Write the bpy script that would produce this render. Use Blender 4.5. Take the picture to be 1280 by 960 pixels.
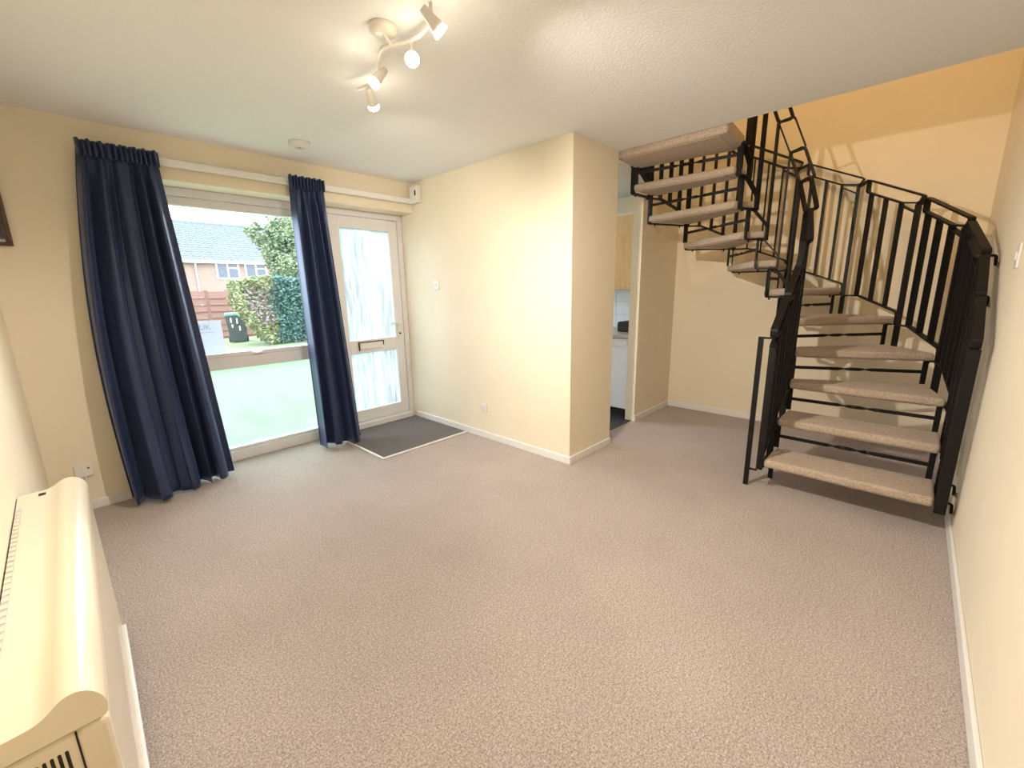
import bpy, bmesh, math, random
from mathutils import Vector, Matrix
random.seed(7)
scene = bpy.context.scene
for o in list(bpy.data.objects):
    bpy.data.objects.remove(o, do_unlink=True)
COL = scene.collection
R = math.radians

# ------------------------------------------------------------------ camera
cam_d = bpy.data.cameras.new('camera')
cam = bpy.data.objects.new('camera', cam_d)
COL.objects.link(cam)
CAM = Vector((-2.566, -3.721, 1.338))
yaw, pit, rol = 0.8143, -0.21715, -0.01755
fw = Vector((math.sin(yaw)*math.cos(pit), math.cos(yaw)*math.cos(pit), math.sin(pit)))
rt = Vector((math.cos(yaw), -math.sin(yaw), 0))
up = rt.cross(fw)
rt2 = rt*math.cos(rol) + up*math.sin(rol)
up2 = -rt*math.sin(rol) + up*math.cos(rol)
m = Matrix((rt2, up2, -fw)).transposed().to_4x4()
m.translation = CAM
cam.matrix_world = m
cam_d.sensor_width = 36.0
cam_d.sensor_fit = 'HORIZONTAL'
cam_d.lens = 530.784/1280*36
cam_d.clip_start = 0.02
scene.camera = cam

# ------------------------------------------------------------------ world, exposure
world = bpy.data.worlds.new('overcast_sky')
scene.world = world
world.use_nodes = True
wn = world.node_tree
wn.nodes.clear()
wo = wn.nodes.new('ShaderNodeOutputWorld')
wb = wn.nodes.new('ShaderNodeBackground')
wb.inputs['Color'].default_value = (0.80, 0.89, 1.0, 1)
wb.inputs['Strength'].default_value = 7.5
wn.links.new(wb.outputs[0], wo.inputs[0])
vs = scene.view_settings
vs.view_transform = 'Standard'
vs.look = 'None'
vs.exposure = 0.68
vs.gamma = 1.0
vs.use_curve_mapping = False
SPOT_W = 72.0       # watts of each ceiling spot

# ------------------------------------------------------------------ materials
def nodes(name):
    mt = bpy.data.materials.new(name)
    mt.use_nodes = True
    nt = mt.node_tree
    return mt, nt, nt.nodes['Principled BSDF']
def ramp(nt, fac, stops):
    r = nt.nodes.new('ShaderNodeValToRGB')
    el = r.color_ramp.elements
    while len(el) < len(stops): el.new(0.5)
    for e, (p, c) in zip(el, stops):
        e.position = p; e.color = (*c, 1)
    nt.links.new(fac, r.inputs[0])
    return r.outputs[0]
def noise(nt, scale, detail=3, rough=.6, vec=None, dist=0):
    n = nt.nodes.new('ShaderNodeTexNoise')
    n.inputs['Scale'].default_value = scale
    n.inputs['Detail'].default_value = detail
    n.inputs['Roughness'].default_value = rough
    n.inputs['Distortion'].default_value = dist
    if vec is None:
        tc = nt.nodes.new('ShaderNodeTexCoord'); vec = tc.outputs['Object']
    nt.links.new(vec, n.inputs['Vector'])
    return n.outputs['Fac']
def bump(nt, b, h, strength, dist):
    bp = nt.nodes.new('ShaderNodeBump')
    bp.inputs['Strength'].default_value = strength
    bp.inputs['Distance'].default_value = dist
    nt.links.new(h, bp.inputs['Height'])
    nt.links.new(bp.outputs[0], b.inputs['Normal'])
def mat(name, col, rough=.5, metal=0, var=0, vscale=20, bscale=0, bstr=.2, bdist=.002, spec=None, coat=0, sheen=0, stretch=None):
    mt, nt, b = nodes(name)
    b.inputs['Base Color'].default_value = (*col, 1)
    b.inputs['Roughness'].default_value = rough
    b.inputs['Metallic'].default_value = metal
    if spec is not None: b.inputs['Specular IOR Level'].default_value = spec
    if coat: b.inputs['Coat Weight'].default_value = coat
    if sheen: b.inputs['Sheen Weight'].default_value = sheen
    vec = None
    if stretch:
        tc = nt.nodes.new('ShaderNodeTexCoord'); mp = nt.nodes.new('ShaderNodeMapping')
        mp.inputs['Scale'].default_value = stretch
        nt.links.new(tc.outputs['Object'], mp.inputs[0]); vec = mp.outputs[0]
    if var:
        f = noise(nt, vscale, 4, .6, vec)
        lo = tuple(max(0, c*(1-var)) for c in col); hi = tuple(min(1, c*(1+var)) for c in col)
        nt.links.new(ramp(nt, f, [(.3, lo), (.7, hi)]), b.inputs['Base Color'])
    if bscale:
        bump(nt, b, noise(nt, bscale, 3, .6, vec), bstr, bdist)
    return mt
M = {}
M['wall'] = mat('cream_emulsion', (.84, .755, .59), .75, var=.02, vscale=3, bscale=160, bstr=.12, bdist=.001)
M['ceiling'] = mat('textured_ceiling', (.87, .875, .88), .85, bscale=75, bstr=.6, bdist=.004)
M['trim'] = mat('white_gloss_paint', (.82, .81, .78), .3, var=.02)
M['upvc'] = mat('white_upvc', (.78, .77, .78), .32, var=.015, vscale=5)
M['black'] = mat('black_satin_steel', (.006, .005, .005), .5, spec=.3, var=.15, vscale=30, bscale=200, bstr=.05)
M['heater'] = mat('cream_enamel', (.82, .74, .58), .22, var=.01, vscale=3, coat=.3)
M['slot'] = mat('dark_slot', (.02, .015, .01), .8, var=.1)
M['plastic'] = mat('white_plastic', (.80, .78, .74), .35, var=.02)
M['metalwhite'] = mat('white_enamelled_metal', (.78, .75, .70), .35, var=.02)
M['chrome'] = mat('brushed_chrome', (.75, .74, .72), .25, 1, var=.05)
M['brass'] = mat('dull_brass', (.42, .28, .12), .35, 1, var=.1)
M['ply'] = mat('tread_underside_board', (.42, .27, .15), .6, var=.12, vscale=12, stretch=(1, 6, 1))
M['frame_wood'] = mat('dark_brown_wood', (.10, .045, .025), .45, var=.3, vscale=30)
M['worktop'] = mat('grey_worktop', (.45, .44, .42), .4, var=.15, vscale=120)
M['appliance'] = mat('white_appliance', (.78, .80, .84), .3, var=.01)
M['tile'] = mat('white_tile', (.74, .78, .82), .18, var=.02)
M['grout'] = mat('grey_grout', (.5, .5, .5), .8, var=.1)
M['vinyl'] = mat('dark_slate_vinyl', (.03, .032, .04), .4, var=.4, vscale=25)
M['bin'] = mat('dark_green_bin_plastic', (.012, .03, .035), .45, var=.1)
M['binlid'] = mat('green_bin_lid', (.045, .15, .115), .45, var=.1)
M['white_print'] = mat('white_print', (.8, .82, .85), .5, var=.02)
M['grey_print'] = mat('grey_print', (.45, .5, .58), .6, var=.02)
M['paper'] = mat('white_card', (.80, .83, .90), .6, var=.01)
M['bark'] = mat('bark', (.10, .08, .06), .9, var=.3, vscale=40)
M['fence'] = mat('brown_fence_board', (.13, .06, .045), .8, var=.25, vscale=14, stretch=(1, 1, 8))
M['concrete'] = mat('pale_paving', (.25, .24, .22), .9, var=.12, vscale=8)
M['darkglass'] = mat('dark_window_glass', (.03, .045, .07), .08, var=.1)
M['gutter'] = mat('grey_gutter', (.42, .45, .5), .5, var=.03)
M['fascia'] = mat('white_fascia', (.5, .52, .55), .5, var=.02)
M['picture'] = mat('dark_photograph', (.10, .10, .12), .25, var=.9, vscale=22, stretch=(1, 1, .4))

def paper_mat():
    mt, nt, b = nodes('translucent_white_card')
    b.inputs['Base Color'].default_value = (.82, .85, .90, 1); b.inputs['Roughness'].default_value = .6
    tl = nt.nodes.new('ShaderNodeBsdfTranslucent'); tl.inputs[0].default_value = (.80, .86, .95, 1)
    mx = nt.nodes.new('ShaderNodeMixShader'); mx.inputs[0].default_value = .33
    nt.links.new(b.outputs[0], mx.inputs[1]); nt.links.new(tl.outputs[0], mx.inputs[2])
    nt.links.new(mx.outputs[0], nt.nodes['Material Output'].inputs[0])
    return mt
M['paper'] = paper_mat()
def carpet(name, lo, mid, hi, scale, bs):
    mt, nt, b = nodes(name)
    b.inputs['Roughness'].default_value = .95
    b.inputs['Specular IOR Level'].default_value = .1
    b.inputs['Sheen Weight'].default_value = .15
    f = noise(nt, scale, 3, .85)
    c = ramp(nt, f, [(.34, lo), (.5, mid), (.66, hi)])
    big = noise(nt, 2.2, 3, .6)
    mx = nt.nodes.new('ShaderNodeMix'); mx.data_type = 'RGBA'; mx.blend_type = 'MULTIPLY'
    mx.inputs['Factor'].default_value = 1
    nt.links.new(c, mx.inputs[6])
    nt.links.new(ramp(nt, big, [(.3, (.90, .90, .90)), (.7, (1, 1, 1))]), mx.inputs[7])
    m2 = nt.nodes.new('ShaderNodeMix'); m2.data_type = 'RGBA'; m2.blend_type = 'MULTIPLY'; m2.inputs['Factor'].default_value = 1
    nt.links.new(mx.outputs[2], m2.inputs[6])
    nt.links.new(ramp(nt, noise(nt, scale*.42, 2, .7), [(.35, (.84, .83, .82)), (.62, (1, 1, 1))]), m2.inputs[7])
    nt.links.new(m2.outputs[2], b.inputs['Base Color'])
    bump(nt, b, noise(nt, scale*.8, 2, .8), bs, .006)
    return mt
M['carpet'] = carpet('beige_twist_carpet', (.23, .18, .155), (.495, .42, .38), (.77, .68, .64), 165, .8)
M['tread'] = carpet('beige_tread_carpet', (.36, .28, .21), (.55, .44, .34), (.70, .58, .47), 170, .5)
M['mat'] = carpet('charcoal_door_mat', (.06, .05, .05), (.16, .14, .137), (.30, .27, .26), 130, 1.0)

def curtain_mat():
    mt, nt, b = nodes('navy_satin_cloth')
    tc = nt.nodes.new('ShaderNodeTexCoord'); mp = nt.nodes.new('ShaderNodeMapping')
    mp.inputs['Scale'].default_value = (40, 40, 1.5)
    nt.links.new(tc.outputs['Object'], mp.inputs[0])
    f = noise(nt, 6, 3, .6, mp.outputs[0])
    nt.links.new(ramp(nt, f, [(.3, (.018, .026, .066)), (.7, (.032, .044, .105))]), b.inputs['Base Color'])
    b.inputs['Roughness'].default_value = .36
    b.inputs['Specular IOR Level'].default_value = .55
    b.inputs['Sheen Weight'].default_value = .4
    b.inputs['Sheen Roughness'].default_value = .35
    b.inputs['Sheen Tint'].default_value = (.40, .52, 1, 1)
    b.inputs['Specular Tint'].default_value = (.6, .7, 1, 1)
    bump(nt, b, f, .08, .002)
    return mt
M['curtain'] = curtain_mat()

def glass_mat(name, tint, gloss=.06):
    mt = bpy.data.materials.new(name); mt.use_nodes = True
    nt = mt.node_tree; nt.nodes.clear()
    o = nt.nodes.new('ShaderNodeOutputMaterial')
    t = nt.nodes.new('ShaderNodeBsdfTransparent'); t.inputs[0].default_value = (*tint, 1)
    g = nt.nodes.new('ShaderNodeBsdfGlossy'); g.inputs['Roughness'].default_value = .02
    mx = nt.nodes.new('ShaderNodeMixShader'); mx.inputs[0].default_value = gloss
    nt.links.new(t.outputs[0], mx.inputs[1]); nt.links.new(g.outputs[0], mx.inputs[2])
    nt.links.new(mx.outputs[0], o.inputs[0])
    return mt
M['glass'] = glass_mat('clear_glass', (.96, .98, .98))
def frosted(name, tint, clear, rib, scale=8, vary=.1):
    mt = bpy.data.materials.new(name); mt.use_nodes = True
    nt = mt.node_tree; nt.nodes.clear()
    o = nt.nodes.new('ShaderNodeOutputMaterial')
    tl = nt.nodes.new('ShaderNodeBsdfTranslucent'); tl.inputs[0].default_value = (*tint, 1)
    rf = nt.nodes.new('ShaderNodeBsdfRefraction'); rf.inputs[0].default_value = (*tint, 1)
    rf.inputs['Roughness'].default_value = .42; rf.inputs['IOR'].default_value = 1.12
    mx = nt.nodes.new('ShaderNodeMixShader')
    tc = nt.nodes.new('ShaderNodeTexCoord'); mp = nt.nodes.new('ShaderNodeMapping')
    mp.inputs['Scale'].default_value = rib
    nt.links.new(tc.outputs['Object'], mp.inputs[0])
    f = noise(nt, scale, 4, .65, mp.outputs[0], .3)
    bp = nt.nodes.new('ShaderNodeBump'); bp.inputs['Strength'].default_value = .6 if vary > .05 else .15; bp.inputs['Distance'].default_value = .004
    nt.links.new(f, bp.inputs['Height'])
    nt.links.new(bp.outputs[0], rf.inputs['Normal'])
    mr = nt.nodes.new('ShaderNodeMapRange'); mr.inputs['From Min'].default_value = .3; mr.inputs['From Max'].default_value = .7
    mr.inputs['To Min'].default_value = clear-vary; mr.inputs['To Max'].default_value = clear+vary
    nt.links.new(f, mr.inputs[0]); nt.links.new(mr.outputs[0], mx.inputs[0])
    nt.links.new(tl.outputs[0], mx.inputs[1]); nt.links.new(rf.outputs[0], mx.inputs[2])
    nt.links.new(mx.outputs[0], o.inputs[0])
    return mt
M['frosted'] = frosted('frosted_glass', (.385, .48, .415), .75, (1, 1, 1), 3, .03)
M['reeded'] = frosted('rain_pattern_glass', (.32, .36, .375), .45, (9, 1, .6), 7, .4)

def emit(name, col, st):
    mt = bpy.data.materials.new(name); mt.use_nodes = True
    nt = mt.node_tree; nt.nodes.clear()
    o = nt.nodes.new('ShaderNodeOutputMaterial'); e = nt.nodes.new('ShaderNodeEmission')
    e.inputs[0].default_value = (*col, 1); e.inputs[1].default_value = st
    nt.links.new(e.outputs[0], o.inputs[0])
    return mt
M['bulb'] = emit('halogen_bulb', (1, .86, .62), 30)
M['stairwell_fill_glow'] = emit('fill_globe_emission', (1, .74, .42), 2.5)  # glow of the added fill lamp over the landing
M['kitchen_fill_glow'] = emit('fill_diffuser_emission', (1, .96, .90), 6)  # glow of the added kitchen fill light

def wood_mat():
    mt, nt, b = nodes('light_oak_door')
    tc = nt.nodes.new('ShaderNodeTexCoord'); mp = nt.nodes.new('ShaderNodeMapping')
    mp.inputs['Scale'].default_value = (14, 14, 1.2)
    nt.links.new(tc.outputs['Object'], mp.inputs[0])
    f = noise(nt, 4, 5, .6, mp.outputs[0], .6)
    nt.links.new(ramp(nt, f, [(.25, (.50, .30, .11)), (.7, (.70, .47, .21))]), b.inputs['Base Color'])
    b.inputs['Roughness'].default_value = .4
    return mt
M['oak'] = wood_mat()
def brick_mat():
    mt, nt, b = nodes('pinkish_brickwork')
    tc = nt.nodes.new('ShaderNodeTexCoord'); sp = nt.nodes.new('ShaderNodeSeparateXYZ'); cb = nt.nodes.new('ShaderNodeCombineXYZ')
    nt.links.new(tc.outputs['Object'], sp.inputs[0])
    nt.links.new(sp.outputs[0], cb.inputs[0]); nt.links.new(sp.outputs[2], cb.inputs[1])
    br = nt.nodes.new('ShaderNodeTexBrick')
    br.inputs['Color1'].default_value = (.19, .105, .08, 1); br.inputs['Color2'].default_value = (.225, .135, .105, 1)
    br.inputs['Mortar'].default_value = (.24, .21, .19, 1)
    br.inputs['Scale'].default_value = 1; br.inputs['Brick Width'].default_value = .225; br.inputs['Row Height'].default_value = .075
    br.inputs['Mortar Size'].default_value = .01
    nt.links.new(cb.outputs[0], br.inputs['Vector'])
    nt.links.new(br.outputs[0], b.inputs['Base Color'])
    b.inputs['Roughness'].default_value = .9
    return mt
M['brick'] = brick_mat()
M['rooftile'] = mat('grey_roof_tile', (.095, .112, .125), .8, var=.35, vscale=9)
def leafmat(name, lo, hi, sc=3):
    mt, nt, b = nodes(name)
    f = noise(nt, sc, 3, .7)
    nt.links.new(ramp(nt, f, [(.32, lo), (.68, hi)]), b.inputs['Base Color'])
    b.inputs['Roughness'].default_value = .6
    b.inputs['Transmission Weight'].default_value = 0
    return mt
M['leaf_green'] = leafmat('mid_green_leaf', (0.046, 0.093, 0.052), (0.110, 0.180, 0.099), 4)
M['leaf_yellow'] = leafmat('yellow_green_leaf', (0.128, 0.145, 0.052), (0.244, 0.261, 0.116), 4)
M['leaf_brown'] = leafmat('dead_brown_leaf', (0.162, 0.122, 0.110), (0.267, 0.220, 0.203), 5)
M['leaf_teal'] = leafmat('blue_green_leaf', (0.035, 0.087, 0.075), (0.099, 0.186, 0.157), 4)
M['leaf_tree'] = leafmat('pale_tree_leaf', (0.070, 0.110, 0.058), (0.174, 0.220, 0.116), 2)
M['grass'] = mat('lawn_grass', (.125, .17, .08), .9, var=.35, vscale=5, bscale=60, bstr=.6, bdist=.02)

# ------------------------------------------------------------------ mesh helpers
class MB:
    def __init__(s): s.v = []; s.f = []; s.sm = []
    def add(s, vs, fs, smooth=False):
        o = len(s.v)
        s.v += [tuple(p) for p in vs]
        s.f += [tuple(i+o for i in f) for f in fs]
        s.sm += [smooth]*len(fs)
        return s
    def box(s, a, b):
        x0, y0, z0 = a; x1, y1, z1 = b
        return s.add([(x0,y0,z0),(x1,y0,z0),(x1,y1,z0),(x0,y1,z0),(x0,y0,z1),(x1,y0,z1),(x1,y1,z1),(x0,y1,z1)],
            [(0,3,2,1),(4,5,6,7),(0,1,5,4),(1,2,6,5),(2,3,7,6),(3,0,4,7)])
    def prism(s, poly, z0, z1):
        n = len(poly)
        a = sum(poly[i][0]*poly[(i+1)%n][1]-poly[(i+1)%n][0]*poly[i][1] for i in range(n))
        if a < 0: poly = poly[::-1]
        return s.add([(p[0],p[1],z0) for p in poly]+[(p[0],p[1],z1) for p in poly],
            [tuple(range(n-1,-1,-1)), tuple(range(n,2*n))]+[(i,(i+1)%n,n+(i+1)%n,n+i) for i in range(n)])
    def extrude(s, poly3, vec):       # planar 3D polygon extruded along vec
        n = len(poly3); v = Vector(vec)
        P = [Vector(p) for p in poly3]
        nr = sum(((P[i]-P[0]).cross(P[(i+1)%n]-P[0]) for i in range(n)), Vector())
        if nr.dot(v) < 0: P = P[::-1]
        return s.add(P+[p+v for p in P], [tuple(range(n-1,-1,-1)), tuple(range(n,2*n))]+[(i,(i+1)%n,n+(i+1)%n,n+i) for i in range(n)])
    def tube(s, pts, r, n=8, closed=False, cap=True):
        P = [Vector(p) for p in pts]; L = len(P)
        rr = r if isinstance(r, (list, tuple)) else [r]*L
        rings = []
        prev = None
        for i in range(L):
            a = P[(i-1)%L] if (closed or i > 0) else P[i]
            b = P[(i+1)%L] if (closed or i < L-1) else P[i]
            t = (b-a).normalized()
            if prev is None:
                h = Vector((0,0,1)) if abs(t.z) < .9 else Vector((1,0,0))
                u = t.cross(h).normalized()
            else:
                u = (prev - t*prev.dot(t)).normalized()
            prev = u; w = t.cross(u)
            rings.append([P[i]+(u*math.cos(2*math.pi*k/n)+w*math.sin(2*math.pi*k/n))*rr[i] for k in range(n)])
        vs = [p for g in rings for p in g]; fs = []
        for i in range(L if closed else L-1):
            j = (i+1)%L
            for k in range(n):
                fs.append((i*n+k, i*n+(k+1)%n, j*n+(k+1)%n, j*n+k))
        o = s.add(vs, fs, True)
        if cap and not closed:
            s.add(rings[0][::-1], [tuple(range(n))]); s.add(rings[-1], [tuple(range(n))])
        return o
    def ribbon(s, pts, dvec, thick, depth, closed=False):   # flat bar bent in the plane across dvec
        P = [Vector(p) for p in pts]; L = len(P); d = Vector(dvec).normalized()
        sec = []
        for i in range(L):
            a = P[(i-1)%L] if (closed or i > 0) else None
            b = P[(i+1)%L] if (closed or i < L-1) else None
            t1 = (P[i]-a).normalized() if a is not None else None
            t2 = (b-P[i]).normalized() if b is not None else None
            t1 = t1 or t2; t2 = t2 or t1
            t = (t1+t2)
            t = t.normalized() if t.length > 1e-4 else t1
            nn = d.cross(t).normalized()
            k = min(1/max(.3, nn.dot(d.cross(t1).normalized())), 2.5)
            h = nn*thick/2*k; q = d*depth/2
            sec.append([P[i]-h-q, P[i]+h-q, P[i]+h+q, P[i]-h+q])
        vs = [p for g in sec for p in g]; fs = []
        for i in range(L if closed else L-1):
            j = (i+1)%L
            for k in range(4):
                fs.append((i*4+k, i*4+(k+1)%4, j*4+(k+1)%4, j*4+k))
        if not closed:
            fs.append((3,2,1,0)); e = (L-1)*4; fs.append((e,e+1,e+2,e+3))
        return s.add(vs, fs)
    def twist(s, a, b, w, th, turns=1.0, span=.3):           # flat bar twisted around its middle
        A = Vector(a); B = Vector(b); t = (B-A).normalized(); h = Vector((0,0,1)); q = t.cross(h).normalized(); N = 44
        sec = []
        for i in range(N+1):
            f = i/N; u = min(1, max(0, (f-.5+span/2)/span)); an = u*turns*2*math.pi
            e1 = h*math.cos(an)+q*math.sin(an); e2 = t.cross(e1)
            c = A.lerp(B, f)
            sec.append([c-e1*w/2-e2*th/2, c+e1*w/2-e2*th/2, c+e1*w/2+e2*th/2, c-e1*w/2+e2*th/2])
        vs = [p for g in sec for p in g]; fs = []
        for i in range(N):
            for k in range(4): fs.append((i*4+k, i*4+(k+1)%4, i*4+4+(k+1)%4, i*4+4+k))
        fs.append((3,2,1,0)); e = N*4; fs.append((e,e+1,e+2,e+3))
        return s.add(vs, fs)
    def lathe(s, prof, c, axis=(0,0,1), n=24, smooth=True):
        ax = Vector(axis).normalized(); h = Vector((0,0,1)) if abs(ax.z) < .9 else Vector((1,0,0))
        u = ax.cross(h).normalized(); w = ax.cross(u); c = Vector(c)
        vs = []; fs = []
        for (r, z) in prof:
            for k in range(n):
                a = 2*math.pi*k/n
                vs.append(c+ax*z+(u*math.cos(a)+w*math.sin(a))*r)
        for i in range(len(prof)-1):
            for k in range(n):
                fs.append((i*n+k, i*n+(k+1)%n, (i+1)*n+(k+1)%n, (i+1)*n+k))
        return s.add(vs, fs, smooth)
    def grid(s, f, nu, nv, smooth=True):
        vs = [f(i/nu, j/nv) for j in range(nv+1) for i in range(nu+1)]
        return s.add(vs, [(j*(nu+1)+i, j*(nu+1)+i+1, (j+1)*(nu+1)+i+1, (j+1)*(nu+1)+i) for j in range(nv) for i in range(nu)], smooth)
    def build(s, name, m, parent=None, bevel=0, seg=2, solid=0):
        me = bpy.data.meshes.new(name)
        me.from_pydata(s.v, [], s.f)
        me.polygons.foreach_set('use_smooth', s.sm)
        me.update()
        bm = bmesh.new(); bm.from_mesh(me); bmesh.ops.recalc_face_normals(bm, faces=bm.faces); bm.to_mesh(me); bm.free()
        o = bpy.data.objects.new(name, me); COL.objects.link(o)
        ms = m if isinstance(m, (list, tuple)) else [m]
        for k in ms: me.materials.append(M[k])
        if parent: 
            o.parent = parent
            o.matrix_parent_inverse = Matrix.Translation(parent.location).inverted()
        if solid:
            md = o.modifiers.new('solid', 'SOLIDIFY'); md.thickness = solid; md.offset = 0
        if bevel:
            md = o.modifiers.new('bevel', 'BEVEL'); md.width = bevel; md.segments = seg; md.limit_method = 'ANGLE'; md.angle_limit = R(35)
        return o
def box(name, a, b, m, parent=None, bevel=0, seg=2):
    return MB().box(a, b).build(name, m, parent, bevel, seg)
def struct(o): o['kind'] = 'structure'; return o
def tag(o, label, cat, group=None):
    o['label'] = label; o['category'] = cat
    if group: o['group'] = group
    return o
def thing(name, label, cat, loc, group=None):
    o = bpy.data.objects.new(name, None); COL.objects.link(o); o.location = loc; o.empty_display_size = .1
    return tag(o, label, cat, group)
def sthing(name, loc):
    o = bpy.data.objects.new(name, None); COL.objects.link(o); o.location = loc; o['kind'] = 'structure'
    return o
def fillet(pts, r, closed=True, n=4):
    P = [Vector(p) for p in pts]; out = []; L = len(P)
    for i in range(L):
        if not closed and i in (0, L-1): out.append(P[i]); continue
        a, b, c = P[(i-1)%L], P[i], P[(i+1)%L]
        d1 = (a-b); d2 = (c-b); rr = min(r, d1.length*.45, d2.length*.45)
        p1 = b+d1.normalized()*rr; p2 = b+d2.normalized()*rr
        for k in range(n+1):
            t = k/n
            out.append(p1*(1-t)**2 + b*2*t*(1-t) + p2*t*t)
    return out

# ------------------------------------------------------------------ room shell
H = 2.36                      # ceiling
XL, YR, XB, YP, XE, YK = -2.76, -4.02, 2.15, -1.902, .598, -1.756
XJ = 1.33                     # kitchen doorway right jamb
HU = 4.95                     # upstairs ceiling
WX0, WT = -2.12, 2.09         # window opening left, lintel underside
struct(box('floor', (XL-.15, YR-.15, -.12), (XB+.15, .265, 0), 'carpet'))
struct(box('floor_kitchen', (.14, YK+.03, -.119), (XB+.15, 1.2, .004), 'vinyl'))
struct(box('ceiling', (XL-.15, YR-.15, H), (XE, .3, 2.63), 'ceiling'))
struct(box('ceiling_kitchen', (XE, YK, H), (XB+.15, 1.2, 2.63), 'ceiling'))
struct(box('ceiling_upstairs', (XL-.15, YR-.15, HU), (XB+.15, YK+.1, HU+.1), 'ceiling'))
struct(box('wall_left', (XL-.15, YR-.15, -.1), (XL, .3, HU), 'wall'))
struct(box('wall_right', (XL, YR-.15, -.1), (XB+.15, YR, HU), 'wall'))
struct(box('wall_back', (XB, YR, -.1), (XB+.15, 1.2, HU), 'wall'))
# window wall: pier left of the window and the lintel over window and door
struct(box('wall_window_pier', (XL, 0, -.1), (WX0, .3, H), 'wall'))
struct(box('wall_window_lintel', (WX0, 0, WT), (.12, .3, H), 'wall'))
struct(box('wall_partition', (0, YP+.12, -.1), (.14, .3, H), 'wall'))
struct(box('wall_partition_return', (0, YP, -.1), (XE, YP+.12, H), 'wall'))
struct(box('wall_kitchen', (XJ, YK, -.1), (XB, YK+.1, H), 'wall'))
struct(box('wall_landing', (XL, YK, 2.63), (XB, YK+.1, HU), 'wall'))
struct(box('wall_kitchen_far', (.14, 1.2, -.1), (XB+.15, 1.3, H), 'wall'))
# skirting
bh, bt = .062, .014
struct(box('baseboard_partition', (-bt, YP-bt, 0), (0, .12, bh), 'trim', bevel=.004))
struct(box('baseboard_return', (0, YP-bt, 0), (XE, YP, bh), 'trim', bevel=.004))
struct(box('baseboard_kitchen', (XJ, YK-bt, 0), (XB-bt, YK, bh), 'trim', bevel=.004))
struct(box('baseboard_back', (XB-bt, YR+bt, 0), (XB, YK, bh), 'trim', bevel=.004))
struct(box('baseboard_right', (XL, YR, 0), (XB, YR+bt, bh+.008), 'trim', bevel=.004))
struct(box('baseboard_window', (XL, -bt, 0), (WX0, 0, bh), 'trim', bevel=.004))
struct(box('baseboard_left', (XL, YR+bt, 0), (XL+bt, -bt, bh), 'trim', bevel=.004))

# ------------------------------------------------------------------ window
WY = .20
MX = -.81     # between window and door
w1 = sthing('window_1', (WX0, WY, 0))
def frame_bar(name, x0, x1, z0, z1, parent, y0=WY, y1=WY+.07, bev=.006):
    return box(name, (x0, y0, z0), (x1, y1, z1), 'upvc', parent, bev)
frame_bar('frame_stile', WX0, WX0+.07, 0, WT, w1)
frame_bar('frame_stile', MX-.11, MX, 0, WT, w1)
frame_bar('frame_head', WX0+.07, MX-.11, 2.03, WT, w1)
frame_bar('frame_head_bead', WX0+.07, MX-.11, 1.97, 2.03, w1, WY+.015)
frame_bar('frame_sill', WX0+.07, MX-.11, 0, .085, w1)
frame_bar('frame_sill_bead', WX0+.07, MX-.11, .085, .11, w1, WY+.015)
frame_bar('transom', WX0+.07, MX-.11, .765, .86, w1)
frame_bar('transom_bead', WX0+.07, MX-.11, .86, .895, w1, WY-.004)
ct = MB().box((-1.51, WY-.022, .866), (-1.43, WY-.004, .884)).box((-1.49, WY-.03, .87), (-1.45, WY-.02, .88)).build('window_catch', 'plastic', w1, .003)
box('clear_pane', (WX0+.07, WY+.032, .895), (MX-.11, WY+.038, 1.97), 'glass', w1)
MB().add([(WX0+.07, WY+.035, .11), (MX-.11, WY+.035, .11), (MX-.11, WY+.035, .765), (WX0+.07, WY+.035, .765)], [(0,1,2,3)]).build('frosted_pane', 'frosted', w1)
# outside sill
struct(box('window_sill', (WX0-.05, .27, -.06), (MX, .36, 0), 'concrete'))

# ------------------------------------------------------------------ front door
d1 = sthing('door_1', (MX, WY, 0))
frame_bar('frame_stile', MX, MX+.05, 0, WT, d1)
frame_bar('frame_stile', -.055, 0, 0, WT, d1)
frame_bar('frame_head', MX+.05, -.055, 2.035, WT, d1)
box('threshold', (MX+.05, WY-.04, 0), (-.055, WY+.07, .06), 'upvc', d1, .006)
lf = WY+.008
def leaf(name, x0, x1, z0, z1): return box(name, (x0, lf, z0), (x1, lf+.055, z1), 'upvc', d1, .005)
LX0, LX1 = MX+.055, -.06
leaf('leaf_stile', LX0, LX0+.095, .065, 2.03); leaf('leaf_stile', LX1-.095, LX1, .065, 2.03)
leaf('leaf_rail', LX0+.095, LX1-.095, 1.925, 2.03); leaf('leaf_rail', LX0+.095, LX1-.095, .757, .885); leaf('leaf_rail', LX0+.095, LX1-.095, .065, .182)
for z0, z1 in ((.885, 1.925), (.182, .757)):
    MB().add([(LX0+.095, lf+.03, z0), (LX1-.095, lf+.03, z0), (LX1-.095, lf+.03, z1), (LX0+.095, lf+.03, z1)], [(0,1,2,3)]).build('rain_glass_pane', 'reeded', d1)
lb = box('letter_box', (-.575, lf-.012, .788), (-.315, lf, .862), 'plastic', d1, .004)
box('letter_flap', (-.558, lf-.018, .797), (-.332, lf-.011, .850), 'upvc', lb, .003)
lbr = MB().box((-.58, lf-.016, .858), (-.31, lf-.002, .866)).box((-.58, lf-.016, .784), (-.571, lf-.002, .862)).box((-.319, lf-.016, .82), (-.31, lf-.002, .862)).build('letter_surround', 'slot', lb)
hp = box('handle_plate', (-.128, lf-.012, .86), (-.098, lf, 1.08), 'plastic', d1, .004)
MB().tube(fillet([(-.113, lf-.01, 1.03), (-.113, lf-.05, 1.03), (-.22, lf-.052, 1.028)], .02, False), .009).build('lever', 'plastic', hp)
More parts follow.
